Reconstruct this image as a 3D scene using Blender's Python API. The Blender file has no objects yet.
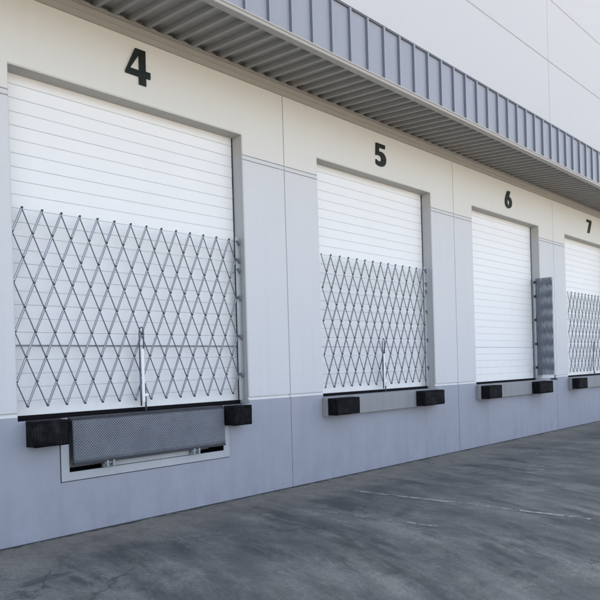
import bpy, bmesh, math, random
from mathutils import Vector, Matrix
from mathutils.geometry import tessellate_polygon
R = math.radians
random.seed(7)
scene = bpy.context.scene
COL = scene.collection

# ------------------------------------------------------------------ helpers
def link(o, parent=None):
    COL.objects.link(o)
    if parent is not None:
        o.parent = parent
    return o

def thing(name, loc, label=None, cat=None, group=None):
    o = bpy.data.objects.new(name, None)
    o.empty_display_size = 0.2
    o.location = loc
    link(o)
    if label: o['label'] = label
    if cat: o['category'] = cat
    if group: o['group'] = group
    return o

class MB:
    """collects faces in world coordinates; build() makes ONE mesh object, its origin at `org`"""
    def __init__(self, org=(0, 0, 0)):
        self.v = []; self.f = []; self.m = []; self.sm = []; self.org = Vector(org)
    def face(self, pts, mi=0, smooth=False):
        n = len(self.v)
        self.v += [Vector(p) for p in pts]
        self.f.append(tuple(range(n, n + len(pts)))); self.m.append(mi); self.sm.append(smooth)
    def box(self, x0, x1, y0, y1, z0, z1, mi=0, bev=0.0):
        if bev <= 0:
            p = [(x0,y0,z0),(x1,y0,z0),(x1,y1,z0),(x0,y1,z0),(x0,y0,z1),(x1,y0,z1),(x1,y1,z1),(x0,y1,z1)]
            for q in ((0,3,2,1),(4,5,6,7),(0,1,5,4),(1,2,6,5),(2,3,7,6),(3,0,4,7)):
                self.face([p[i] for i in q], mi)
        else:
            bm = bmesh.new()
            bmesh.ops.create_cube(bm, size=1)
            for v in bm.verts:
                v.co = Vector(((x0+x1)/2 + v.co.x*(x1-x0), (y0+y1)/2 + v.co.y*(y1-y0), (z0+z1)/2 + v.co.z*(z1-z0)))
            bmesh.ops.bevel(bm, geom=bm.edges[:] , offset=bev, segments=3, profile=0.5, affect='EDGES')
            self.add_bm(bm, mi)
    def add_bm(self, bm, mi=0, smooth=False):
        n = len(self.v)
        bm.verts.index_update()
        self.v += [v.co.copy() for v in bm.verts]
        for f in bm.faces:
            self.f.append(tuple(n + v.index for v in f.verts)); self.m.append(mi); self.sm.append(smooth)
        bm.free()
    def tube(self, pts, r, n=8, mi=0, cap=True):
        pts = [Vector(p) for p in pts]
        rings = []
        for i, p in enumerate(pts):
            d = (pts[min(i+1, len(pts)-1)] - pts[max(i-1, 0)]).normalized()
            a = Vector((0, 0, 1)) if abs(d.z) < .9 else Vector((1, 0, 0))
            u = d.cross(a).normalized(); w = d.cross(u)
            rings.append([p + r*(math.cos(2*math.pi*k/n)*u + math.sin(2*math.pi*k/n)*w) for k in range(n)])
        for a, b in zip(rings, rings[1:]):
            for k in range(n):
                self.face([a[k], a[(k+1) % n], b[(k+1) % n], b[k]], mi, True)
        if cap:
            self.face(rings[0][::-1], mi); self.face(rings[-1], mi)
    def disc(self, c, r, depth, n=8, mi=0, ax='y'):
        """short cylinder, front towards -y"""
        c = Vector(c)
        def pt(k, t):
            a = 2*math.pi*k/n
            if ax == 'y': return c + Vector((r*math.cos(a), t, r*math.sin(a)))
            return c + Vector((t, r*math.cos(a), r*math.sin(a)))
        self.face([pt(k, -depth) for k in range(n)], mi)
        for k in range(n):
            self.face([pt(k, 0), pt(k+1, 0), pt(k+1, -depth), pt(k, -depth)], mi)
    def build(self, name, mats, parent=None, parent_loc=None):
        me = bpy.data.meshes.new(name)
        o0 = self.org
        me.from_pydata([v - o0 for v in self.v], [], self.f)
        for m in (mats if isinstance(mats, (list, tuple)) else [mats]):
            me.materials.append(m)
        for p, mi, s in zip(me.polygons, self.m, self.sm):
            p.material_index = mi; p.use_smooth = s
        bm = bmesh.new(); bm.from_mesh(me)
        bmesh.ops.remove_doubles(bm, verts=bm.verts, dist=1e-5)
        bmesh.ops.recalc_face_normals(bm, faces=bm.faces)
        bm.to_mesh(me); bm.free()
        o = bpy.data.objects.new(name, me)
        o.location = o0 - (Vector(parent_loc) if parent_loc is not None else Vector((0, 0, 0)))
        link(o, parent)
        return o

# ------------------------------------------------------------------ materials
class N:
    def __init__(self, name, rough=0.6, metal=0.0, spec=0.4):
        self.mat = bpy.data.materials.new(name); self.mat.use_nodes = True
        self.t = self.mat.node_tree; self.n = self.t.nodes; self.l = self.t.links
        self.b = self.n['Principled BSDF']
        self.b.inputs['Roughness'].default_value = rough
        self.b.inputs['Metallic'].default_value = metal
        self.b.inputs['Specular IOR Level'].default_value = spec
        self.tc = self.n.new('ShaderNodeTexCoord')
        self.geo = self.n.new('ShaderNodeNewGeometry')
    def pos(self, scale=(1, 1, 1), loc=(0, 0, 0), rot=(0, 0, 0)):
        mp = self.n.new('ShaderNodeMapping')
        mp.inputs['Scale'].default_value = scale; mp.inputs['Location'].default_value = loc
        mp.inputs['Rotation'].default_value = rot
        self.l.new(self.geo.outputs['Position'], mp.inputs['Vector'])
        return mp.outputs[0]
    def noise(self, scale, detail=4, rough=.55, vec=None, dist=0.0):
        x = self.n.new('ShaderNodeTexNoise')
        x.inputs['Scale'].default_value = scale; x.inputs['Detail'].default_value = detail
        x.inputs['Roughness'].default_value = rough; x.inputs['Distortion'].default_value = dist
        self.l.new(vec if vec is not None else self.pos(), x.inputs['Vector'])
        return x.outputs['Fac']
    def ramp(self, fac, stops):
        x = self.n.new('ShaderNodeValToRGB')
        while len(x.color_ramp.elements) < len(stops): x.color_ramp.elements.new(0.5)
        for e, (p, c) in zip(x.color_ramp.elements, stops):
            e.position = p
            e.color = (c, c, c, 1) if isinstance(c, (int, float)) else (*c, 1)
        self.l.new(fac, x.inputs[0])
        return x.outputs[0]
    def mix(self, fac, a, b, mode='MIX'):
        x = self.n.new('ShaderNodeMix'); x.data_type = 'RGBA'; x.blend_type = mode
        for s, v in ((x.inputs[0], fac), (x.inputs[6], a), (x.inputs[7], b)):
            if hasattr(v, 'is_output') or isinstance(v, bpy.types.NodeSocket): self.l.new(v, s)
            elif isinstance(v, (int, float)): s.default_value = v if s.type == 'VALUE' else (v, v, v, 1)
            else: s.default_value = (*v, 1)
        return x.outputs[2]
    def math(self, op, a, b=None):
        x = self.n.new('ShaderNodeMath'); x.operation = op
        for s, v in zip(x.inputs, (a, b)):
            if v is None: continue
            if isinstance(v, bpy.types.NodeSocket): self.l.new(v, s)
            else: s.default_value = v
        return x.outputs[0]
    def sep(self):
        x = self.n.new('ShaderNodeSeparateXYZ'); self.l.new(self.geo.outputs['Position'], x.inputs[0])
        return x.outputs
    def color(self, c):
        s = self.b.inputs['Base Color']
        if isinstance(c, bpy.types.NodeSocket): self.l.new(c, s)
        else: s.default_value = (*c, 1)
        return self
    def rough(self, c): self.l.new(c, self.b.inputs['Roughness']); return self
    def bump(self, h, strength=.2, dist=.01):
        x = self.n.new('ShaderNodeBump'); x.inputs['Strength'].default_value = strength
        x.inputs['Distance'].default_value = dist
        self.l.new(h, x.inputs['Height']); self.l.new(x.outputs[0], self.b.inputs['Normal'])
        return self

def painted_concrete(name, c, stain=.12, dark=(.30, .31, .33), lowz=None):
    m = N(name, .75, 0, .25)
    big = m.noise(.9, 4, .6)
    streak = m.noise(1.0, 4, .6, m.pos((7, 7, .35)))
    fine = m.noise(60, 2, .6)
    f1 = m.ramp(big, [(.35, 0.0), (.75, 1.0)])
    f2 = m.ramp(streak, [(.5, 0.0), (.8, 1.0)])
    c1 = m.mix(m.math('MULTIPLY', f1, stain*.7), c, tuple(x*.82 for x in c))
    c2 = m.mix(m.math('MULTIPLY', f2, stain), c1, dark)
    c3 = m.mix(m.math('MULTIPLY', m.ramp(fine, [(.3, 0.), (.7, 1.)]), .07), c2, tuple(x*.7 for x in c))
    if lowz:                                   # splash dirt and scuffs near the ground
        z = m.sep()[2]
        g = m.math('SUBTRACT', 1.0, m.math('DIVIDE', z, lowz))
        g = m.math('MULTIPLY', m.math('MAXIMUM', g, 0.0), m.ramp(m.noise(3.5, 6, .65, m.pos((1, 1, .6))), [(.3, .15), (.75, 1.)]))
        c3 = m.mix(m.math('MULTIPLY', g, .42), c3, (.20, .205, .22))
        sp = m.ramp(m.noise(26, 2, .5), [(.70, 0.), (.76, 1.)])
        c3 = m.mix(m.math('MULTIPLY', sp, .18), c3, (.18, .185, .2))
    m.color(c3)
    m.bump(m.noise(38, 4, .75), .25, .006)
    return m.mat

def metal_paint(name, c, rough=.45, var=.15, spec=.4, bump=.04, metal=0.0, streak=True):
    m = N(name, rough, metal, spec)
    a = m.ramp(m.noise(2.2, 5, .6, m.pos((1.5, 1.5, .5) if streak else (1, 1, 1))), [(.3, 0.), (.75, 1.)])
    b = m.ramp(m.noise(40, 3, .6), [(.35, 0.), (.7, 1.)])
    k = m.mix(m.math('MULTIPLY', a, var), c, tuple(x*.6 for x in c))
    k = m.mix(m.math('MULTIPLY', b, var*.4), k, tuple(x*.7 for x in c))
    m.color(k)
    m.rough(m.ramp(a, [(0., rough*.85), (1., min(1., rough*1.25))]))
    m.bump(m.noise(6, 3, .5), bump, .004)
    return m.mat

M = {}
M['upper'] = painted_concrete('wall_paint_warm_white', (.75, .735, .695), .06, (.5, .48, .44))
M['mid'] = painted_concrete('wall_paint_pale_grey', (.685, .69, .705), .12, (.42, .43, .46))
M['base'] = painted_concrete('wall_paint_blue_grey', (.385, .40, .46), .28, (.27, .29, .34), 1.2)
M['jamb_hi'] = painted_concrete('jamb_shade_beige', (.50, .485, .45), .2)  # jamb top and head: shade of the recess put into the colour
M['jamb_lo'] = painted_concrete('jamb_shade_grey', (.50, .505, .51), .25, (.25, .26, .29))  # darker than the wall face, the jamb's shade is in the colour
M['groove'] = painted_concrete('reveal_paint_white', (.72, .72, .72), .1)
M['tall'] = painted_concrete('high_wall_paint', (.555, .56, .575), .04, (.6, .61, .65))
M['sealant'] = painted_concrete('joint_sealant', (.50, .50, .50), .2)
M['sill'] = painted_concrete('sill_concrete', (.325, .325, .335), .7, (.22, .22, .23))
M['fascia'] = metal_paint('fascia_blue_grey', (.315, .328, .375), .4, .08)
M['seam'] = metal_paint('seam_flank_shade', (.165, .178, .22), .45, .1)  # rib flanks coloured darker to stand in for their side shade
M['soffit'] = metal_paint('soffit_deck_grey', (.318, .312, .298), .5, .12)
M['trim'] = metal_paint('trim_beige', (.42, .40, .365), .45, .12)
M['cap'] = metal_paint('cap_dark', (.10, .105, .12), .5, .1)
M['steel_dark'] = metal_paint('steel_dark', (.045, .047, .055), .6, .3, .4, .1)
M['black'] = metal_paint('seal_and_pit_shade_black', (.010, .010, .012), .85, .3, .1, .1)
M['digit'] = metal_paint('digit_dark_green_black', (.010, .016, .014), .5, .2, .3)
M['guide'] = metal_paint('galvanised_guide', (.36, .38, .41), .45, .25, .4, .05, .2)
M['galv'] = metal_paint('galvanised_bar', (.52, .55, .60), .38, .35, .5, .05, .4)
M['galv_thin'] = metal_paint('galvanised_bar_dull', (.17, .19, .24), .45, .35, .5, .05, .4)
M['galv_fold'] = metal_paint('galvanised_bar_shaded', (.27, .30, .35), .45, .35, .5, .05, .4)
M['rivet'] = metal_paint('rivet_dark', (.035, .04, .055), .5, .2, .5)
M['post'] = metal_paint('galvanised_post', (.60, .62, .64), .4, .25, .5, .05, .3)
M['rod'] = metal_paint('rod_white', (.92, .92, .91), .35, .08, .5)

def door_mat():
    m = N('door_white', .5, 0, .4)
    c = (.90, .90, .90)
    a = m.ramp(m.noise(1.6, 5, .6, m.pos((2, 1, .5))), [(.4, 0.), (.8, 1.)])
    k = m.mix(m.math('MULTIPLY', a, .06), c, (.6, .6, .62))
    z = m.sep()[2]
    g = m.math('MAXIMUM', m.math('SUBTRACT', 1.0, m.math('DIVIDE', m.math('SUBTRACT', z, 1.2), .8)), 0.0)
    g = m.math('MULTIPLY', g, m.ramp(m.noise(5, 5, .65), [(.4, 0.), (.8, 1.)]))
    k = m.mix(m.math('MULTIPLY', g, .18), k, (.45, .46, .48))
    m.color(k)
    m.bump(m.noise(30, 3, .6, m.pos((.5, 1, 6))), .12, .004)
    return m.mat
M['door'] = door_mat()
M['door_groove'] = metal_paint('door_groove_grey', (.66, .67, .68), .5, .3)

def rubber():
    m = N('bumper_rubber', .75, 0, .12)
    v = m.noise(60, 4, .7, m.pos((1, 1, .5)))
    a = m.ramp(v, [(.35, (.004, .004, .005)), (.60, (.011, .011, .013)), (.76, (.055, .055, .058))])
    wv = m.n.new('ShaderNodeTexWave'); wv.wave_type = 'BANDS'; wv.bands_direction = 'X'
    wv.inputs['Scale'].default_value = 12.5; wv.inputs['Distortion'].default_value = .6; wv.inputs['Detail'].default_value = 2
    m.l.new(m.pos(), wv.inputs['Vector'])
    ply = m.ramp(wv.outputs['Fac'], [(.05, 0.), (.30, 1.)])
    scuff = m.ramp(m.noise(7, 6, .7), [(.50, 0.), (.68, 1.)])
    a = m.mix(m.math('MULTIPLY', scuff, .45), a, (.045, .046, .050))
    a = m.mix(m.math('MULTIPLY', m.math('SUBTRACT', 1.0, ply), .6), a, (.002, .002, .002))
    m.color(a)
    m.bump(m.mix(.5, ply, m.noise(30, 5, .7)), .6, .008)
    return m.mat
M['rubber'] = rubber()

def tread():
    m = N('tread_plate', .5, .5, .5)
    a = m.ramp(m.noise(5, 5, .65), [(.3, (.080, .088, .108)), (.7, (.130, .142, .168))])
    m.color(a); m.bump(m.noise(60, 3, .6), .2, .003)
    return m.mat
M['tread'] = tread()
M['tread_nub'] = metal_paint('tread_nub_worn', (.43, .46, .53), .4, .4, .5, .05, .45)
M['frame_white'] = metal_paint('pit_frame_paint', (.50, .515, .54), .55, .35)

# ------------------------------------------------------------------ ground
def ground_mat():
    m = N('yard_asphalt', .8, 0, .3)
    s = m.sep()
    # broad patches, then tyre scuffs that swing in towards the docks (curved along y)
    u = m.math('ADD', s[0], m.math('MULTIPLY', m.math('MULTIPLY', s[1], s[1]), .07))
    cv = m.n.new('ShaderNodeCombineXYZ'); m.l.new(u, cv.inputs[0]); m.l.new(s[1], cv.inputs[1])
    def curved(sx, sy, ox, oy):
        mp = m.n.new('ShaderNodeMapping'); mp.inputs['Scale'].default_value = (sx, sy, 1); mp.inputs['Location'].default_value = (ox, oy, 0)
        m.l.new(cv.outputs[0], mp.inputs['Vector']); return mp.outputs[0]
    fine = m.noise(34, 6, .85)
    grit = m.noise(200, 2, .6)
    patch = m.noise(.75, 8, .76, m.pos((1.2, .8, 1), (3.1, 1.7, 0)), .3)
    streak = m.noise(1.0, 6, .68, curved(1.5, .40, .6, .3), .15)
    streak2 = m.noise(1.0, 7, .80, curved(3.4, .70, 5.3, 2.2), .15)
    base = m.ramp(patch, [(.36, (.078, .084, .082)), (.5, (.150, .154, .142)), (.60, (.265, .260, .235))])
    f = m.ramp(streak, [(.42, 0.), (.60, 1.)])
    f = m.math('MULTIPLY', f, m.ramp(m.noise(2.6, 6, .7), [(.25, .3), (.65, 1.)]))
    c = m.mix(m.math('MULTIPLY', f, .74), base, (.046, .051, .058))
    f = m.ramp(streak2, [(.51, 0.), (.64, 1.)])
    c = m.mix(m.math('MULTIPLY', f, .50), c, (.275, .275, .26))
    f = m.ramp(m.noise(1.0, 7, .7, curved(2.2, .75, 9.3, 4.2)), [(.55, 0.), (.64, 1.)])
    c = m.mix(m.math('MULTIPLY', f, .7), c, (.032, .034, .038))
    for off in (.95, -.95):                       # wheel tracks of trucks backing on to each dock
        fr = m.math('FRACT', m.math('DIVIDE', m.math('ADD', u, 40*4.2935 - 2.11 + off + 2.147), 4.2935))
        d = m.math('ABSOLUTE', m.math('SUBTRACT', fr, .5))
        d = m.math('ADD', d, m.math('MULTIPLY', m.math('SUBTRACT', m.noise(1.5, 5, .7), .5), .05))
        f = m.ramp(d, [(.028, 1.), (.058, 0.)])
        f = m.math('MULTIPLY', f, m.ramp(m.noise(1.0, 6, .75, curved(3.2, .7, 2.0+off, 7.1)), [(.40, 0.), (.60, 1.)]))
        c = m.mix(m.math('MULTIPLY', f, .75), c, (.028, .031, .034))
    oil = m.ramp(m.noise(1.7, 5, .6, m.pos((.7, 1.2, 1), (7.7, 3.3, 0))), [(.64, 0.), (.70, 1.)])
    c = m.mix(m.math('MULTIPLY', oil, .6), c, (.030, .032, .038))
    # hairline cracks
    vo = m.n.new('ShaderNodeTexVoronoi'); vo.feature = 'DISTANCE_TO_EDGE'; vo.inputs['Scale'].default_value = .38
    vm = m.n.new('ShaderNodeMapping'); m.l.new(m.geo.outputs['Position'], vm.inputs['Vector'])
    nz = m.n.new('ShaderNodeTexNoise'); nz.inputs['Scale'].default_value = 2.2; nz.inputs['Detail'].default_value = 6
    m.l.new(m.geo.outputs['Position'], nz.inputs['Vector'])
    va = m.n.new('ShaderNodeVectorMath'); va.operation = 'MULTIPLY_ADD'; va.inputs[1].default_value = (.9, .9, 0)
    m.l.new(nz.outputs['Color'], va.inputs[0]); m.l.new(vm.outputs[0], va.inputs[2]); m.l.new(va.outputs[0], vo.inputs['Vector'])
    f = m.ramp(vo.outputs['Distance'], [(.0, 1.), (.006, 0.)])
    f = m.math('MULTIPLY', f, m.ramp(m.noise(.9, 3, .5, m.pos((1, 1, 1), (2, 5, 0))), [(.48, 0.), (.56, 1.)]))
    c = m.mix(m.math('MULTIPLY', f, .75), c, (.02, .021, .024))
    # brownish dusty strip along the foot of the wall
    near = m.math('ADD', s[1], m.math('MULTIPLY', m.noise(.9, 5, .65), 1.5))
    f = m.ramp(near, [(-.18, 0.), (.34, 1.)]) if False else m.ramp(m.math('ADD', near, .25), [(0., 0.), (.62, 1.)])
    f = m.math('MULTIPLY', f, m.ramp(m.noise(4, 6, .7), [(.3, .25), (.6, 1.)]))
    c = m.mix(m.math('MULTIPLY', f, .85), c, (.31, .27, .225))
    # black joint at the foot of the wall
    j = m.math('ADD', s[1], m.math('MULTIPLY', m.noise(7, 5, .75), .26))
    f = m.ramp(j, [(0.055, 0.), (.075, 1.)])
    c = m.mix(m.math('MULTIPLY', f, .9), c, (.016, .017, .02))
    c = m.mix(m.math('MULTIPLY', m.ramp(fine, [(.40, 0.), (.64, 1.)]), .55), c, (.045, .048, .053))
    c = m.mix(m.math('MULTIPLY', m.ramp(grit, [(.57, 0.), (.66, 1.)]), .55), c, (.34, .335, .32))
    # unseen sunlit yard, coloured paler and warmer to bounce light onto the facade
    far = m.ramp(m.math('ADD', m.math('MULTIPLY', s[1], -.1), 0.0), [(.72, 0.), (1., 1.)])
    c = m.mix(far, c, (.62, .53, .40))
    m.color(c)
    m.rough(m.ramp(streak, [(.35, .85), (.7, .55)]))
    h = m.mix(.55, fine, grit)
    m.bump(h, .55, .010)
    return m.mat
M['ground'] = ground_mat()
g = MB()
xs = [-2500, -60, -8, 20, 80, 2500]; ys = [-2500, -60, -8, 0.25, 80, 2500]
for i in range(5):
    for k in range(5):
        g.face([(xs[i], ys[k], 0), (xs[i+1], ys[k], 0), (xs[i+1], ys[k+1], 0), (xs[i], ys[k+1], 0)])
go = g.build('ground', M['ground']); go['kind'] = 'structure'

def worn_paint(name, c, cover):
    m = N(name, .7, 0, .3)
    m.color(m.mix(m.ramp(m.noise(12, 4, .6), [(.3, 0.), (.7, 1.)]), c, tuple(x*.6 for x in c)))
    tr = m.n.new('ShaderNodeBsdfTransparent'); mx = m.n.new('ShaderNodeMixShader')
    n = m.math('ADD', m.math('MULTIPLY', m.noise(9, 7, .75), .65), m.math('MULTIPLY', m.noise(1.6, 3, .6), .35))
    f = m.ramp(n, [(cover-.035, 1.), (cover+.035, 0.)])
    m.l.new(f, mx.inputs[0]); m.l.new(tr.outputs[0], mx.inputs[1]); m.l.new(m.b.outputs[0], mx.inputs[2])
    m.l.new(mx.outputs[0], m.n['Material Output'].inputs['Surface'])
    return m.mat
pm = [worn_paint('line_paint_worn', (.36, .365, .36), .515), worn_paint('line_paint_faint', (.30, .305, .30), .475)]
for (x0, y0, x1, y1, w, k) in ((.25, -.86, .56, -4.3, .075, 0), (.56, -4.3, 1.1, -9.5, .075, 1), (-.88, -1.2, -.66, -2.75, .09, 1),
                               (2.98, -1.5, 3.3, -3.2, .09, 1), (4.55, -.9, 4.95, -4.6, .08, 1), (8.8, -.9, 9.2, -4.5, .08, 1)):
    b = MB(((x0+x1)/2, (y0+y1)/2, .004)); n = 10
    for i in range(n):
        a0, a1 = i/n, (i+1)/n
        b.face([(x0+(x1-x0)*a0-w/2, y0+(y1-y0)*a0, .004), (x0+(x1-x0)*a0+w/2, y0+(y1-y0)*a0, .004),
                (x0+(x1-x0)*a1+w/2, y0+(y1-y0)*a1, .004), (x0+(x1-x0)*a1-w/2, y0+(y1-y0)*a1, .004)])
    o = b.build('painted_line', pm[k]); o['kind'] = 'structure'

# ------------------------------------------------------------------ the warehouse
P = 4.2935                                   # one tilt-up panel per dock
OL, OR = .663, P - .734                      # opening, measured from the panel's left joint
ZS, ZD, ZU, ZH, ZC = 1.165, 1.205, 4.243, 4.5606, 5.25   # sill, top of base paint, reveal, door head, canopy trim
REC, CH, GAP = .21, .012, .0085
X_LO, X_HI = -6*P, 14*P
house = thing('warehouse', (0, 0, 0), 'long pale warehouse with painted concrete panels, white dock doors and a metal canopy', 'warehouse')

# z profile of the lower wall: (z, y, material of the segment up to the next point)
PROF = [(-.15, 0, 0), (ZD, 0, 3), (ZD+.032, .02, 3), (ZD+.034, .02, 1), (ZD+.042, 0, 1), (ZU, 0, 1), (ZU+.003, .012, 6),
        (ZU+.011, .012, 6), (ZU+.014, 0, 1), (ZU+.056, 0, 1), (ZU+.059, .012, 6), (ZU+.067, .012, 6), (ZU+.070, 0, 2), (5.6, 0, 2)]
def prof_split(zs):
    out = []
    for a, b in zip(PROF, PROF[1:]):
        cuts = sorted(z for z in zs if a[0]+1e-6 < z < b[0]-1e-6)
        pts = [a[0]] + cuts + [b[0]]
        for z0, z1 in zip(pts, pts[1:]):
            f = lambda z: a[1] + (b[1]-a[1])*(z-a[0])/(b[0]-a[0])
            out.append((z0, f(z0), z1, f(z1), a[2]))
    return out

def wall_panel(x0, x1, opening=None, pit=None):
    b = MB((x0, 0, 0)); a0, a1 = x0 + GAP, x1 - GAP
    zs, xc = [], [a0, a1]
    if opening:
        o0, o1 = opening; zs += [ZS, ZH, ZH+CH]; xc += [o0-CH, o1+CH]
    if pit:
        p0, p1, pz = pit; zs += [pz]; xc += [p0, p1]
    xc = sorted(xc)
    segs = prof_split(zs)
    for z0, y0, z1, y1, mi in segs:
        zc = (z0+z1)/2
        for c0, c1 in zip(xc, xc[1:]):
            xm = (c0+c1)/2
            if opening and o0-CH < xm < o1+CH and ZS < zc < ZH+CH: continue
            if pit and p0 < xm < p1 and pz < zc < ZS: continue
            b.face([(c0, y0, z0), (c1, y0, z0), (c1, y1, z1), (c0, y1, z1)], mi)
        for x in (a0, a1):                     # panel edges, inside the joint
            b.face([(x, y0, z0), (x, .06, z0), (x, .06, z1), (x, y1, z1)], mi)
        if opening and ZS < zc < ZH:
            for x, s in ((o0, -1), (o1, 1)):
                b.face([(x+s*CH, y0, z0), (x+s*CH, y1, z1), (x, y1+CH, z1), (x, y0+CH, z0)], mi)
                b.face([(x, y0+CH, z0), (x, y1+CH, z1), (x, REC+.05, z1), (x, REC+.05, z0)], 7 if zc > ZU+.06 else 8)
    if opening:
        for x, s in ((o0, -1), (o1, 1)):
            b.face([(x+s*CH, 0, ZH), (x+s*CH, 0, ZH+CH), (x, CH, ZH)], 2)
        b.face([(o0-CH, 0, ZH+CH), (o1+CH, 0, ZH+CH), (o1, CH, ZH), (o0, CH, ZH)], 2)
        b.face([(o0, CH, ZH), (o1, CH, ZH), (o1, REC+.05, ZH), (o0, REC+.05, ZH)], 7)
        if pit:
            b.face([(o0, 0, ZS), (p0, 0, ZS), (p0, REC+.05, ZS), (o0, REC+.05, ZS)], 5)
            b.face([(p1, 0, ZS), (o1, 0, ZS), (o1, REC+.05, ZS), (p1, REC+.05, ZS)], 5)
        else:
            b.face([(o0, 0, ZS), (o1, 0, ZS), (o1, REC+.05, ZS), (o0, REC+.05, ZS)], 4)
    if pit:                                    # leveller pit behind the hanging lip, its inner shade coloured black
        for q in ([(p0, 0, pz), (p0, 1.2, pz), (p0, 1.2, ZS), (p0, 0, ZS)], [(p1, 0, pz), (p1, 1.2, pz), (p1, 1.2, ZS), (p1, 0, ZS)],
                  [(p0, 0, pz), (p1, 0, pz), (p1, 1.2, pz), (p0, 1.2, pz)], [(p0, 1.2, pz), (p1, 1.2, pz), (p1, 1.2, ZS), (p0, 1.2, ZS)]):
            b.face(q, 5)
    return b.build('wall_panel', [M['base'], M['mid'], M['upper'], M['groove'], M['sill'], M['black'], M['sealant'], M['jamb_hi'], M['jamb_lo']], house)

PIT = (-3.143, -1.175, .62)
for j in range(-6, 14):
    x0 = j*P
    if -1 <= j <= 2: wall_panel(x0, x0+P, (x0+OL, x0+OR), PIT if j == -1 else None)
    else: wall_panel(x0, x0+P)
for j in range(-6, 15):
    b = MB((j*P, 0, 0))
    for i, (z0, z1, y) in enumerate(((-.1, ZD, .010), (ZD, 5.55, .008))):
        b.face([(j*P-GAP*1.2, y, z0), (j*P+GAP*1.2, y, z0), (j*P+GAP*1.2, y, z1), (j*P-GAP*1.2, y, z1)])
    b.build('joint_sealant', M['sealant'], house)

# high wall above the canopy with its reveals
TOP = 11.9
b = MB()
hp = [(5.6, 0), (8.415, 0), (8.42, .012), (8.447, .012), (8.452, 0), (9.885, 0), (9.89, .012), (9.917, .012), (9.922, 0), (TOP, 0)]
xj = [X_LO] + [k*P for k in range(-4, 14, 2)] + [X_HI]
for c0, c1 in zip(xj, xj[1:]):
    l, r = (c0+.011, c1-.011)
    for i, (p, q) in enumerate(zip(hp, hp[1:])):
        b.face([(l, p[1], p[0]), (r, p[1], p[0]), (r, q[1], q[0]), (l, q[1], q[0])], 1 if i in (2, 6) else 0)
        b.face([(r, p[1], p[0]), (c1, .014, p[0]), (c1, .014, q[0]), (r, q[1], q[0])], 1)
        b.face([(c0, .014, p[0]), (l, p[1], p[0]), (l, q[1], q[0]), (c0, .014, q[0])], 1)
M['tall_joint'] = painted_concrete('high_wall_joint', (.47, .48, .51), .05)
b.build('upper_wall', [M['tall'], M['tall_joint']], house)
b = MB()                                        # the rest of the volume: roof, ends, rear
b.box(X_LO, X_HI, .3, 45, -.1, TOP-.05)
b2 = b.build('building_shell', M['tall'], house)
b = MB(); b.box(X_LO-.05, X_HI+.05, -.03, .42, TOP+.002, TOP+.12); b.build('parapet_cap', M['trim'], house)

# ---- canopy: part with sub-parts
ZSF, ZSE, YF, ZF1, ZF2 = 5.385, 5.292, -1.10, 5.342, 6.022
CX0, CX1 = -5.5*P, 13.5*P
b = MB(); b.box(CX0, CX1, YF+.04, -.004, ZF2-.10, ZF2-.04); canopy = b.build('canopy', M['cap'], house)
# soffit deck: flutes running out from the wall
b = MB(); p = P/21; x = CX0
prof = [(0, 0), (.042, 0), (.052, .056), (p-.010, .056), (p, 0)]
while x < CX1:
    for (a, za), (c, zc) in zip(prof, prof[1:]):
        b.face([(x+a, -.03, ZSF+za), (x+c, -.03, ZSF+zc), (x+c, YF+.035, ZSE+zc), (x+a, YF+.035, ZSE+za)])
    x += p
b.build('soffit', M['soffit'], canopy)
# wall trim: two-step angle under the deck
b = MB()
pr = [(-.002, ZC), (-.022, ZC), (-.022, ZC+.060), (-.034, ZC+.066), (-.034, ZSF-.012), (-.085, ZSF-.008), (-.085, ZSF-.001), (-.002, ZSF-.001)]
for (y0, z0), (y1, z1) in zip(pr, pr[1:]):
    b.face([(CX0, y0, z0), (CX1, y0, z0), (CX1, y1, z1), (CX0, y1, z1)])
b.build('wall_trim', M['trim'], canopy)
# edge trim along the bottom of the fascia
b = MB()
pr = [(YF+.06, ZSE-.004), (YF-.030, ZSE-.010), (YF-.036, ZSE-.006), (YF-.036, ZSE+.024), (YF-.046, ZSE+.030), (YF-.046, ZF1-.004), (YF-.042, ZF1), (YF+.02, ZF1)]
for (y0, z0), (y1, z1) in zip(pr, pr[1:]):
    b.face([(CX0, y0, z0), (CX1, y0, z0), (CX1, y1, z1), (CX0, y1, z1)])
b.build('edge_trim', M['trim'], canopy)
# fascia: vertical metal panels with recessed seams
b = MB(); p = .3435; x = .796 - 80*p
rw, rh = .030, .036
while x < CX1 - p:
    if x > CX0:
        l, r = x + rw/2 + .004, x + p - rw/2 - .004
        f0, f1 = x + p - rw/2, x + p + rw/2
        def strip(xa, ya, xb, yb, mi):
            b.face([(xa, ya, ZF1), (xb, yb, ZF1), (xb, yb, ZF2), (xa, ya, ZF2)], mi)
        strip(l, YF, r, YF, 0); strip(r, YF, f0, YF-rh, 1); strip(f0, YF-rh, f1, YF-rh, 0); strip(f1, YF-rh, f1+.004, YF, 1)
    x += p
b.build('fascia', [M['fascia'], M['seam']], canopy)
b = MB(); b.box(CX0, CX1, YF-.018, YF+.12, ZF2-.004, ZF2+.026); b.build('cap_flashing', M['cap'], canopy)

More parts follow.
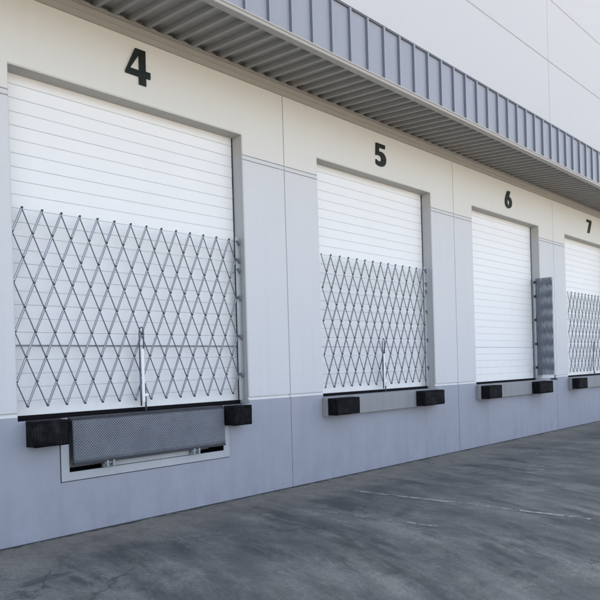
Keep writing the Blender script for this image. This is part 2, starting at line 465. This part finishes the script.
# ---- roller doors
def roller_door(j, labels):
    x0, x1 = j*P+OL, j*P+OR; zb, yd = ZS+.042, .200
    org = ((x0+x1)/2, yd, ZS)
    b = MB(org); pitch, gw, gd = .1352, .010, .0048
    a, c = x0+.004, x1-.014
    z = zb; k = 0
    while z < ZH+.05:
        # next joint; the joint at 1.895 is a deeper section joint
        zt = 1.354 if k == 0 else z + pitch
        w, d = (gw*1.5, gd*3) if abs(zt-1.895) < .03 else (gw, gd)
        dy = random.uniform(-.0012, .0012)
        b.face([(a, yd+dy, z), (c, yd+dy, z), (c, yd+dy, zt-w), (a, yd+dy, zt-w)], 0)
        b.face([(a, yd+dy, zt-w), (c, yd+dy, zt-w), (c, yd+d, zt-w*.55), (a, yd+d, zt-w*.55)], 0)
        b.face([(a, yd+d, zt-w*.55), (c, yd+d, zt-w*.55), (c, yd, zt), (a, yd, zt)], 1)
        z = zt; k += 1
    d = b.build('roller_door', [M['door'], M['door_groove']], house)
    b = MB((org[0], yd, ZS)); b.box(x0+.003, x1-.012, .165, .215, ZS+.003, zb-.001); b.build('bottom_seal', M['black'], d, org)
    for s in (0, 1):
        b = MB((x0 if s == 0 else x1, yd, ZS))
        if s: b.box(x1-.013, x1-.002, .190, .215, zb+.002, ZH-.002)
        else: b.box(x0+.0005, x0+.0035, .188, .215, zb+.002, ZH-.002)
        b.build('edge_seal', M['steel_dark'], d, org)
    return d
for j in (-1, 0, 1, 2): roller_door(j, None)

# ---- concrete sill beams under docks 5, 6 and 7
for j in (0, 1, 2):
    x0, x1 = j*P+.625, j*P+3.53
    b = MB((x0, 0, .89)); b.box(x0, x1, -.085, -.001, .893, ZS-.002, 0, .006)
    b.build('dock_sill', M['sill'], house)

# ------------------------------------------------------------------ dock leveller at dock 4
t = thing('dock_leveler', (-2.16, 0, .535), 'dark tread-plate dock leveller with its lip hanging in a pale framed pit under door 4', 'dock leveller')
TL = (-2.16, 0, .535)
b = MB(TL)
lx0, lx1, lz0, lz1 = -3.120, -1.190, .715, 1.138
yt, yb = -.050, -.064
def ly(z): return yt + (yb-yt)*(lz1-z)/(lz1-lz0)
b.face([(lx0, ly(lz0), lz0), (lx1, ly(lz0), lz0), (lx1, ly(lz1), lz1), (lx0, ly(lz1), lz1)], 0)
b.face([(lx0, ly(lz0)+.02, lz0), (lx1, ly(lz0)+.02, lz0), (lx1, ly(lz1)+.02, lz1), (lx0, ly(lz1)+.02, lz1)], 0)
for x in (lx0, lx1): b.face([(x, ly(lz0), lz0), (x, ly(lz0)+.02, lz0), (x, ly(lz1)+.02, lz1), (x, ly(lz1), lz1)], 0)
for z in (lz0, lz1): b.face([(lx0, ly(z), z), (lx1, ly(z), z), (lx1, ly(z)+.02, z), (lx0, ly(z)+.02, z)], 0)
pitch = .029; row = 0; z = lz0 + .03
while z < lz1 - .015:
    x = lx0 + .018 + (pitch/2 if row % 2 else 0)
    while x < lx1 - .012:
        a = R(45 if row % 2 else -45); ca, sa = math.cos(a), math.sin(a)
        L, W, h = .0142, .0050, .0035
        def q(u, v, hh): zz = z + u*sa + v*ca; return (x + u*ca - v*sa, ly(zz) - hh, zz)
        pts = [q(-L, 0, -.0005), q(0, -W, -.0005), q(L, 0, -.0005), q(0, W, -.0005)]
        tops = [q(-L*.6, 0, h), q(0, -W*.5, h), q(L*.6, 0, h), q(0, W*.5, h)]
        b.face(tops, 1)
        for i in range(4): b.face([pts[i], pts[(i+1) % 4], tops[(i+1) % 4], tops[i]], 1)
        x += pitch
    z += pitch*.5; row += 1
lip = b.build('lip', [M['tread'], M['tread_nub']], t, TL)
b = MB(TL); b.tube([(lx0, yt+.012, lz1+.004), (lx1, yt+.012, lz1+.004)], .013, 10); b.build('hinge_tube', M['steel_dark'], t, TL)
b = MB(TL); b.box(lx0, lx1, ly(lz0)-.006, ly(lz0)+.030, lz0-.028, lz0-.001, 0, .004); b.build('lip_edge', M['steel_dark'], t, TL)
b = MB(TL); b.box(lx0-.01, lx1+.01, -.028, .9, ZS-.034, ZS-.002, 0); b.build('deck', M['steel_dark'], t, TL)
b = MB(TL)
fw = .082
b.box(-3.226, -3.143, -.010, .02, .535, .925, 0); b.box(-1.175, -1.092, -.010, .02, .535, .925, 0)
b.box(-3.1425, -1.1755, -.009, .02, .535, .618, 0)
b.box(-3.234, -3.2262, -.003, .02, .526, .925, 1); b.box(-3.234, -1.086, -.003, .02, .526, .5345, 1)
b.build('pit_frame', [M['frame_white'], M['steel_dark']], t, TL)
b = MB(TL); b.box(-2.64, -1.68, .000, .05, .624, .705, 0, .004); b.build('toe_bar', M['frame_white'], t, TL)
for xk in (-2.72, -1.62):
    b = MB(TL)
    b.box(xk-.055, xk+.055, -.02, .028, .622, .665, 0, .004); b.box(xk-.045, xk-.025, -.075, -.01, .63, .70, 0, .003); b.box(xk+.025, xk+.045, -.075, -.01, .63, .70, 0, .003)
    b.tube([(xk-.06, -.05, .675), (xk+.06, -.05, .675)], .012, 8)
    b.build('lip_keeper', M['guide'], t, TL)

# ------------------------------------------------------------------ dock bumpers
def bumper(x0, x1, yb, yf, z0, z1, label, seed):
    rnd = random.Random(seed)
    t = thing('dock_bumper', ((x0+x1)/2, yb, z0), label, 'dock bumper', 'rubber dock bumpers under the doors')
    o = ((x0+x1)/2, yb, z0)
    bm = bmesh.new(); bmesh.ops.create_cube(bm, size=1)
    for v in bm.verts:
        v.co = Vector(((x0+x1)/2 + v.co.x*(x1-x0), (yb+yf)/2 + v.co.y*(yb-yf-.012), (z0+z1)/2 + v.co.z*(z1-z0)))
    es = [e for e in bm.edges if all(v.co.y < (yb+yf)/2 for v in e.verts)]
    bmesh.ops.bevel(bm, geom=es, offset=.026, segments=4, profile=.5, affect='EDGES')
    bmesh.ops.subdivide_edges(bm, edges=bm.edges[:], cuts=3, use_grid_fill=True)
    for v in bm.verts:                           # knocked about by trailers
        if v.co.y < (yb+yf)/2:
            v.co += Vector((rnd.uniform(-.003, .003), rnd.uniform(-.002, .006), rnd.uniform(-.003, .003)))
            if v.co.z < z0+.04 and rnd.random() < .3: v.co.y += .007
    b = MB(o); b.add_bm(bm, 0, False); b.build('rubber_block', M['rubber'], t, o)
    b = MB(o); b.box(x0+.006, x1-.006, yb-.011, yb-.001, z0-.004, z1+.003); b.build('backing_plate', M['steel_dark'], t, o)
B0 = -.085
bumper(-3.565, -3.218, -.001, -.205, .92, 1.162, 'scuffed black rubber bumper left of the tread-plate lip under door 4', 1)
bumper(-1.150, -.868, -.001, -.215, .922, 1.158, 'rounded black rubber bumper right of the tread-plate lip under door 4', 2)
bumper(.650, 1.165, B0-.001, -.262, .915, 1.150, 'wide black rubber bumper on the left end of the sill under door 5', 3)
bumper(2.820, 3.435, B0-.001, -.262, .910, 1.150, 'wide black rubber bumper on the right end of the sill under door 5', 4)
bumper(4.960, 5.475, B0-.001, -.262, .905, 1.150, 'black rubber bumper on the left end of the sill under door 6', 5)
bumper(7.115, 7.800, B0-.001, -.262, .895, 1.148, 'black rubber bumper below the folded-back gate beside door 6', 6)
bumper(9.235, 9.760, B0-.001, -.262, .905, 1.150, 'black rubber bumper on the left end of the sill under door 7', 7)

# ------------------------------------------------------------------ dock numbers
def cr(pts, n=5):
    """open Catmull-Rom through pts"""
    out = []
    for i in range(len(pts)-1):
        p0 = Vector(pts[max(i-1, 0)]); p1 = Vector(pts[i]); p2 = Vector(pts[i+1]); p3 = Vector(pts[min(i+2, len(pts)-1)])
        for k in range(n):
            t = k/n
            out.append(.5*((2*p1) + (-p0+p2)*t + (2*p0-5*p1+4*p2-p3)*t*t + (-p0+3*p1-3*p2+p3)*t**3))
    out.append(Vector(pts[-1]))
    return [(v[0], v[1]) for v in out]
def digit(outer, hole, label):
    cx = sum(p[0] for p in outer)/len(outer); cz = min(p[1] for p in outer)
    o = (cx, -.003, cz); b = MB(o); y0, y1 = -.020, -.003
    loops = [outer] + ([hole] if hole else [])
    flat = [p for l in loops for p in l]
    for tri in tessellate_polygon([[Vector((p[0], p[1], 0)) for p in l] for l in loops]):
        b.face([(flat[i][0], y0, flat[i][1]) for i in tri])
        b.face([(flat[i][0], y1, flat[i][1]) for i in tri])
    for l in loops:
        for p, q in zip(l, l[1:] + l[:1]):
            b.face([(p[0], y0, p[1]), (q[0], y0, q[1]), (q[0], y1, q[1]), (p[0], y1, p[1])])
    d = b.build('dock_number', M['digit'])
    d['label'] = label; d['category'] = 'number sign'; d['group'] = 'dock numbers above the doors'
four = [(-2.252, 5.148), (-2.126, 5.148), (-2.128, 4.925), (-2.068, 4.925), (-2.070, 4.852), (-2.126, 4.852), (-2.126, 4.762),
        (-2.213, 4.762), (-2.213, 4.846), (-2.380, 4.846), (-2.380, 4.872)]
digit(four, [(-2.208, 5.088), (-2.208, 4.914), (-2.322, 4.914)], 'dark raised numeral 4 on the wall above the leftmost dock door')
five = [(2.026, 5.083), (2.256, 5.083), (2.250, 5.022), (2.098, 5.020), (2.094, 4.958)] + \
       cr([(2.150, 4.962), (2.215, 4.945), (2.262, 4.900), (2.274, 4.845), (2.258, 4.790), (2.215, 4.748), (2.145, 4.730), (2.070, 4.735), (2.010, 4.757)]) + \
       cr([(2.014, 4.822), (2.060, 4.803), (2.110, 4.802), (2.150, 4.823), (2.158, 4.853), (2.142, 4.884), (2.100, 4.898), (2.055, 4.894), (2.012, 4.885)])
digit(five, None, 'dark raised numeral 5 on the wall above the second dock door from the left')
six = cr([(6.398, 5.083), (6.345, 5.010), (6.305, 4.940), (6.283, 4.870), (6.290, 4.800), (6.330, 4.752), (6.400, 4.731), (6.470, 4.738),
          (6.530, 4.768), (6.565, 4.820), (6.570, 4.875), (6.550, 4.925), (6.505, 4.958), (6.450, 4.968)]) + [(6.512, 5.083)]
hole6 = [(6.426 + .052*math.cos(a), 4.848 + .055*math.sin(a)) for a in [2*math.pi*k/20 for k in range(20)]]
digit(six, hole6, 'dark raised numeral 6 on the wall above the door with the folded-back gate')
seven = [(10.618, 5.100), (10.905, 5.100), (10.918, 5.052), (10.775, 4.768), (10.652, 4.768), (10.790, 5.038), (10.618, 5.038)]
digit(seven, None, 'dark raised numeral 7 on the wall above the rightmost dock door')

# ------------------------------------------------------------------ folding gates
def u_bar(b, p, q, y, w, depth, mi=0, rivets=(), rmi=1, fl=None):
    """steel channel from p to q (x, z) in the plane y, open towards -y"""
    p = Vector((p[0], y, p[1])); q = Vector((q[0], y, q[1])); d = (q-p).normalized()
    e = w*.35; p = p - d*e; q = q + d*e
    n = Vector((d.z, 0, -d.x)); Y = Vector((0, -1, 0)); th = .0032 if fl is not None else .0022
    sec = [(-w/2, 0), (-w/2, depth), (-w/2+th, depth), (-w/2+th, th), (w/2-th, th), (w/2-th, depth), (w/2, depth), (w/2, 0)]
    A = [p + n*s + Y*t for s, t in sec]; B = [q + n*s + Y*t for s, t in sec]
    k = len(sec)
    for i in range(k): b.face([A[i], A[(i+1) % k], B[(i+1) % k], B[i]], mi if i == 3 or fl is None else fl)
    for E in (A, B):
        b.face([E[0], E[1], E[2], E[3]], mi); b.face([E[4], E[5], E[6], E[7]], mi); b.face([E[0], E[3], E[4], E[7]], mi)
    for rx, rz in rivets:
        b.disc((rx, y-.001, rz), w*.50, depth+.006, 8, rmi)

def lattice_bars(t, TL, xs, z0, z1, rows, yA, yB, wA, wB, xf=None):
    """xs: x of every half column; nodes where (col+row) is even, col 0 on the top edge"""
    nc = len(xs); dz = (z1-z0)/rows
    def X(c): return xs[c]
    def Z(r): return z1 - r*dz
    par = 0 if not OFF else 1
    for slope in (1, -1):                        # 1: falls to the right, -1: rises to the right
        starts = []
        if slope == 1:
            starts = [(c, 0) for c in range(nc) if (c+par) % 2 == 0] + [(0, r) for r in range(1, rows) if (r+par) % 2 == 0]
        else:
            starts = [(c, rows) for c in range(nc) if (c+rows+par) % 2 == 0] + [(0, r) for r in range(1, rows) if (r+par) % 2 == 0]
        for (c, r) in starts:
            n = min(nc-1-c, rows-r if slope == 1 else r)
            if n < 1: continue
            nodes = [(X(c+i), Z(r+i*slope)) for i in range(n+1)]
            b = MB((nodes[0][0], 0, nodes[0][1])) if xf is None else MB(TL)
            y = yA if slope == -1 else yB
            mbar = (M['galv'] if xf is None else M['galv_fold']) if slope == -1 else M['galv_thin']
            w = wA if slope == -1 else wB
            # slightly irregular bars
            j = random.uniform(-.003, .003)
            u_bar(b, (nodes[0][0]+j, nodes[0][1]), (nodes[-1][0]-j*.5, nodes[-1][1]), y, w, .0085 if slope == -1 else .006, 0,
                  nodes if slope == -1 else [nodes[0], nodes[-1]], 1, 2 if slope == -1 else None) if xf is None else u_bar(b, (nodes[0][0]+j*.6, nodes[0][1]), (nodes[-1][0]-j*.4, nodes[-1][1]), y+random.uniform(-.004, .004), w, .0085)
            if xf is not None: b.v = [xf(v) for v in b.v]
            b.build('lattice_bar', [mbar, M['rivet'], M['galv_thin']], t, TL)  # last slot: dark flanges paint in the channel's inner shading

OFF = False
def drop_rod(t, TL, x, y, zb, zt):
    b = MB((x, y, zb))
    b.box(x-.020, x+.014, y-.006, y+.006, zb+.09, zt-.24, 0, .003)
    b.box(x+.012, x+.060, y-.006, y+.006, zb+.155, zb+.185, 0, .003)
    rod = b.build('drop_rod', M['rod'], t, TL)
    b = MB((x, y, zb))
    b.tube([(x+.030, y+.012, zb-.012), (x+.030, y+.012, zb+.30)], .010, 8)
    b.tube([(x-.035, y+.005, zt-.50), (x-.035, y+.005, zt-.05), (x-.022, y+.004, zt-.01), (x-.004, y+.004, zt), (x+.012, y+.004, zt-.012), (x+.020, y+.005, zt-.05), (x+.016, y+.005, zt-.26)], .008, 8)
    b.tube([(x-.030, y+.008, zb+.05), (x-.034, y+.008, zb+.45)], .010, 8)
    b.build('rod_guide', M['galv_thin'], rod, (x, y, zb))

def gate(x_first, half, ncols, off, post_x, label, rod_x, rod_top=2.10, rail=None):
    global OFF
    OFF = off
    xs = [x_first + half*i for i in range(ncols)]
    TL = (post_x, .12, ZS)
    t = thing('folding_gate', TL, label, 'folding gate', 'steel scissor gates at the dock doors')
    z0, z1 = 1.297, 3.236
    lattice_bars(t, TL, xs, z0, z1, 8, .112, .124, .0205, .0105)
    # hinge post: galvanised channel up the jamb
    b = MB((post_x, .12, ZS))
    w = .045
    b.box(post_x-w/2, post_x+w/2, .112, .118, ZS+.045, 3.275); b.box(post_x-w/2, post_x-w/2+.004, .088, .112, ZS+.045, 3.275); b.box(post_x+w/2-.004, post_x+w/2, .088, .112, ZS+.045, 3.275)
    post = b.build('gate_post', M['post'], t, TL)
    for z in (3.215, 2.99, 2.86, 2.51, 2.02, 1.54):
        b = MB((post_x, .1, z))
        zr = random.uniform(-.006, .006)
        b.box(post_x-.026, post_x+.008, .074, .087, z-.024+zr, z+.016+zr, 0, .003); b.box(post_x-.040, post_x-.020, .080, .092, z-.008, z+.008, 0, .002)
        b.disc((post_x-.010, .074, z), .015, .014, 8)
        b.tube([(post_x+.006, .078, z-.015), (post_x+.018, .086, z-.045), (post_x+.020, .1, z-.040)], .006, 6)
        b.build('hinge_bracket', M['galv_thin'], t, TL)
    drop_rod(t, TL, rod_x, .085, ZS+.01, rod_top)
    if rail:
        b = MB((xs[0], .14, rail)); b.box(xs[0]-.03, post_x, .134, .142, rail-.005, rail+.005, 0, .001); b.build('cross_rail', M['galv_thin'], t, TL)
    return t
gate(-3.5915, .09953, 29, True, -.775, 'wide closed scissor gate across the leftmost dock door, numbered 4', -2.207, 2.10, 1.895)
gate(.821, .1000, 27, False, 3.465, 'closed scissor gate across the dock door numbered 5', 2.215, 2.02)
gate(9.62, .110, 22, False, 12.045, 'closed scissor gate across the rightmost door, numbered 7', 11.15, 2.02)

# gate of dock 6: folded up and swung out from the right jamb
TL = (7.835, .10, 1.29)
t = thing('folding_gate', TL, 'dense bundle of folded gate bars swung out beside the door numbered 6', 'folding gate', 'steel scissor gates at the dock doors')
OFF = True
h = .360/28
fx = lambda v: Vector((7.835 + (v.y-.12), .095 - v.x, v.z))      # turn the lattice to stand out from the wall
lattice_bars(t, TL, [h*i for i in range(29)], 1.285, 3.400, 8, .112, .124, .0185, .0125, fx)
b = MB(TL); b.box(7.80, 7.832, .100, .130, 1.21, 3.41, 0, .003); b.build('gate_post', M['galv'], t, TL)
b = MB(TL); b.box(7.795, 7.845, -.305, -.280, 1.265, 3.40, 0, .003); b.build('end_channel', M['post'], t, TL)
b = MB(TL); b.tube([(7.80, -.292, 1.20), (7.80, -.292, 1.264)], .012, 8); b.box(7.785, 7.86, -.325, -.2, 1.165, 1.20, 0, .004); b.build('foot_caster', M['steel_dark'], t, TL)
for z in (3.33, 3.02, 2.5, 1.97, 1.45):
    b = MB(TL); b.box(7.778, 7.799, .075, .125, z-.035, z+.022, 0, .003); b.disc((7.778, .10, z), .016, .014, 8, 0, 'x'); b.build('hinge_bracket', M['rivet'], t, TL)

# ------------------------------------------------------------------ light
w = bpy.data.worlds.new('World'); scene.world = w; w.use_nodes = True
nt = w.node_tree; bg = nt.nodes['Background']
sky = nt.nodes.new('ShaderNodeTexSky'); sky.sky_type = 'NISHITA'; sky.sun_disc = False
EL, AZ = R(56), R(12)
sky.sun_elevation = EL; sky.sun_rotation = AZ
sky.altitude = 50; sky.air_density = 1.0; sky.dust_density = 2.2; sky.ozone_density = 1.2
hz = nt.nodes.new('ShaderNodeHueSaturation'); hz.inputs['Saturation'].default_value = .60   # thin summer haze
nt.links.new(sky.outputs[0], hz.inputs['Color']); nt.links.new(hz.outputs[0], bg.inputs[0]); bg.inputs[1].default_value = .47
sd = bpy.data.lights.new('sun', 'SUN'); sd.energy = 4.5; sd.angle = R(.5); sd.color = (1, .955, .88)
so = bpy.data.objects.new('sun', sd); link(so)
dirv = Vector((math.sin(AZ)*math.cos(EL), math.cos(AZ)*math.cos(EL), math.sin(EL)))   # towards the sun, behind the building
so.rotation_euler = dirv.to_track_quat('Z', 'Y').to_euler(); so.location = (0, 30, 40)

# ------------------------------------------------------------------ camera
cd = bpy.data.cameras.new('camera'); cam = bpy.data.objects.new('camera', cd); link(cam)
a, pt, ro = .796, -.0031, -.0284
fw = Vector((math.sin(a)*math.cos(pt), math.cos(a)*math.cos(pt), math.sin(pt)))
rt = Vector((math.cos(a), -math.sin(a), 0)); up = rt.cross(fw)
r2 = math.cos(ro)*rt + math.sin(ro)*up; u2 = -math.sin(ro)*rt + math.cos(ro)*up
m = Matrix((r2, u2, -fw)).transposed().to_4x4(); m.translation = Vector((-6.1509, -6.2148, 1.6126))
cam.matrix_world = m
cd.sensor_fit = 'HORIZONTAL'; cd.sensor_width = 36; cd.lens = 36*650/600
cd.shift_y = (368.4742-300)/600
cd.clip_end = 6000; cd.clip_start = .05
scene.camera = cam

scene.view_settings.view_transform = 'Standard'; scene.view_settings.look = 'None'
scene.view_settings.exposure = 0; scene.view_settings.gamma = 1
scene.render.engine = 'CYCLES'
scene.cycles.max_bounces = 5; scene.cycles.diffuse_bounces = 3
scene.cycles.use_denoising = True
scene.cycles.use_adaptive_sampling = True; scene.cycles.adaptive_threshold = .03; scene.cycles.adaptive_min_samples = 16
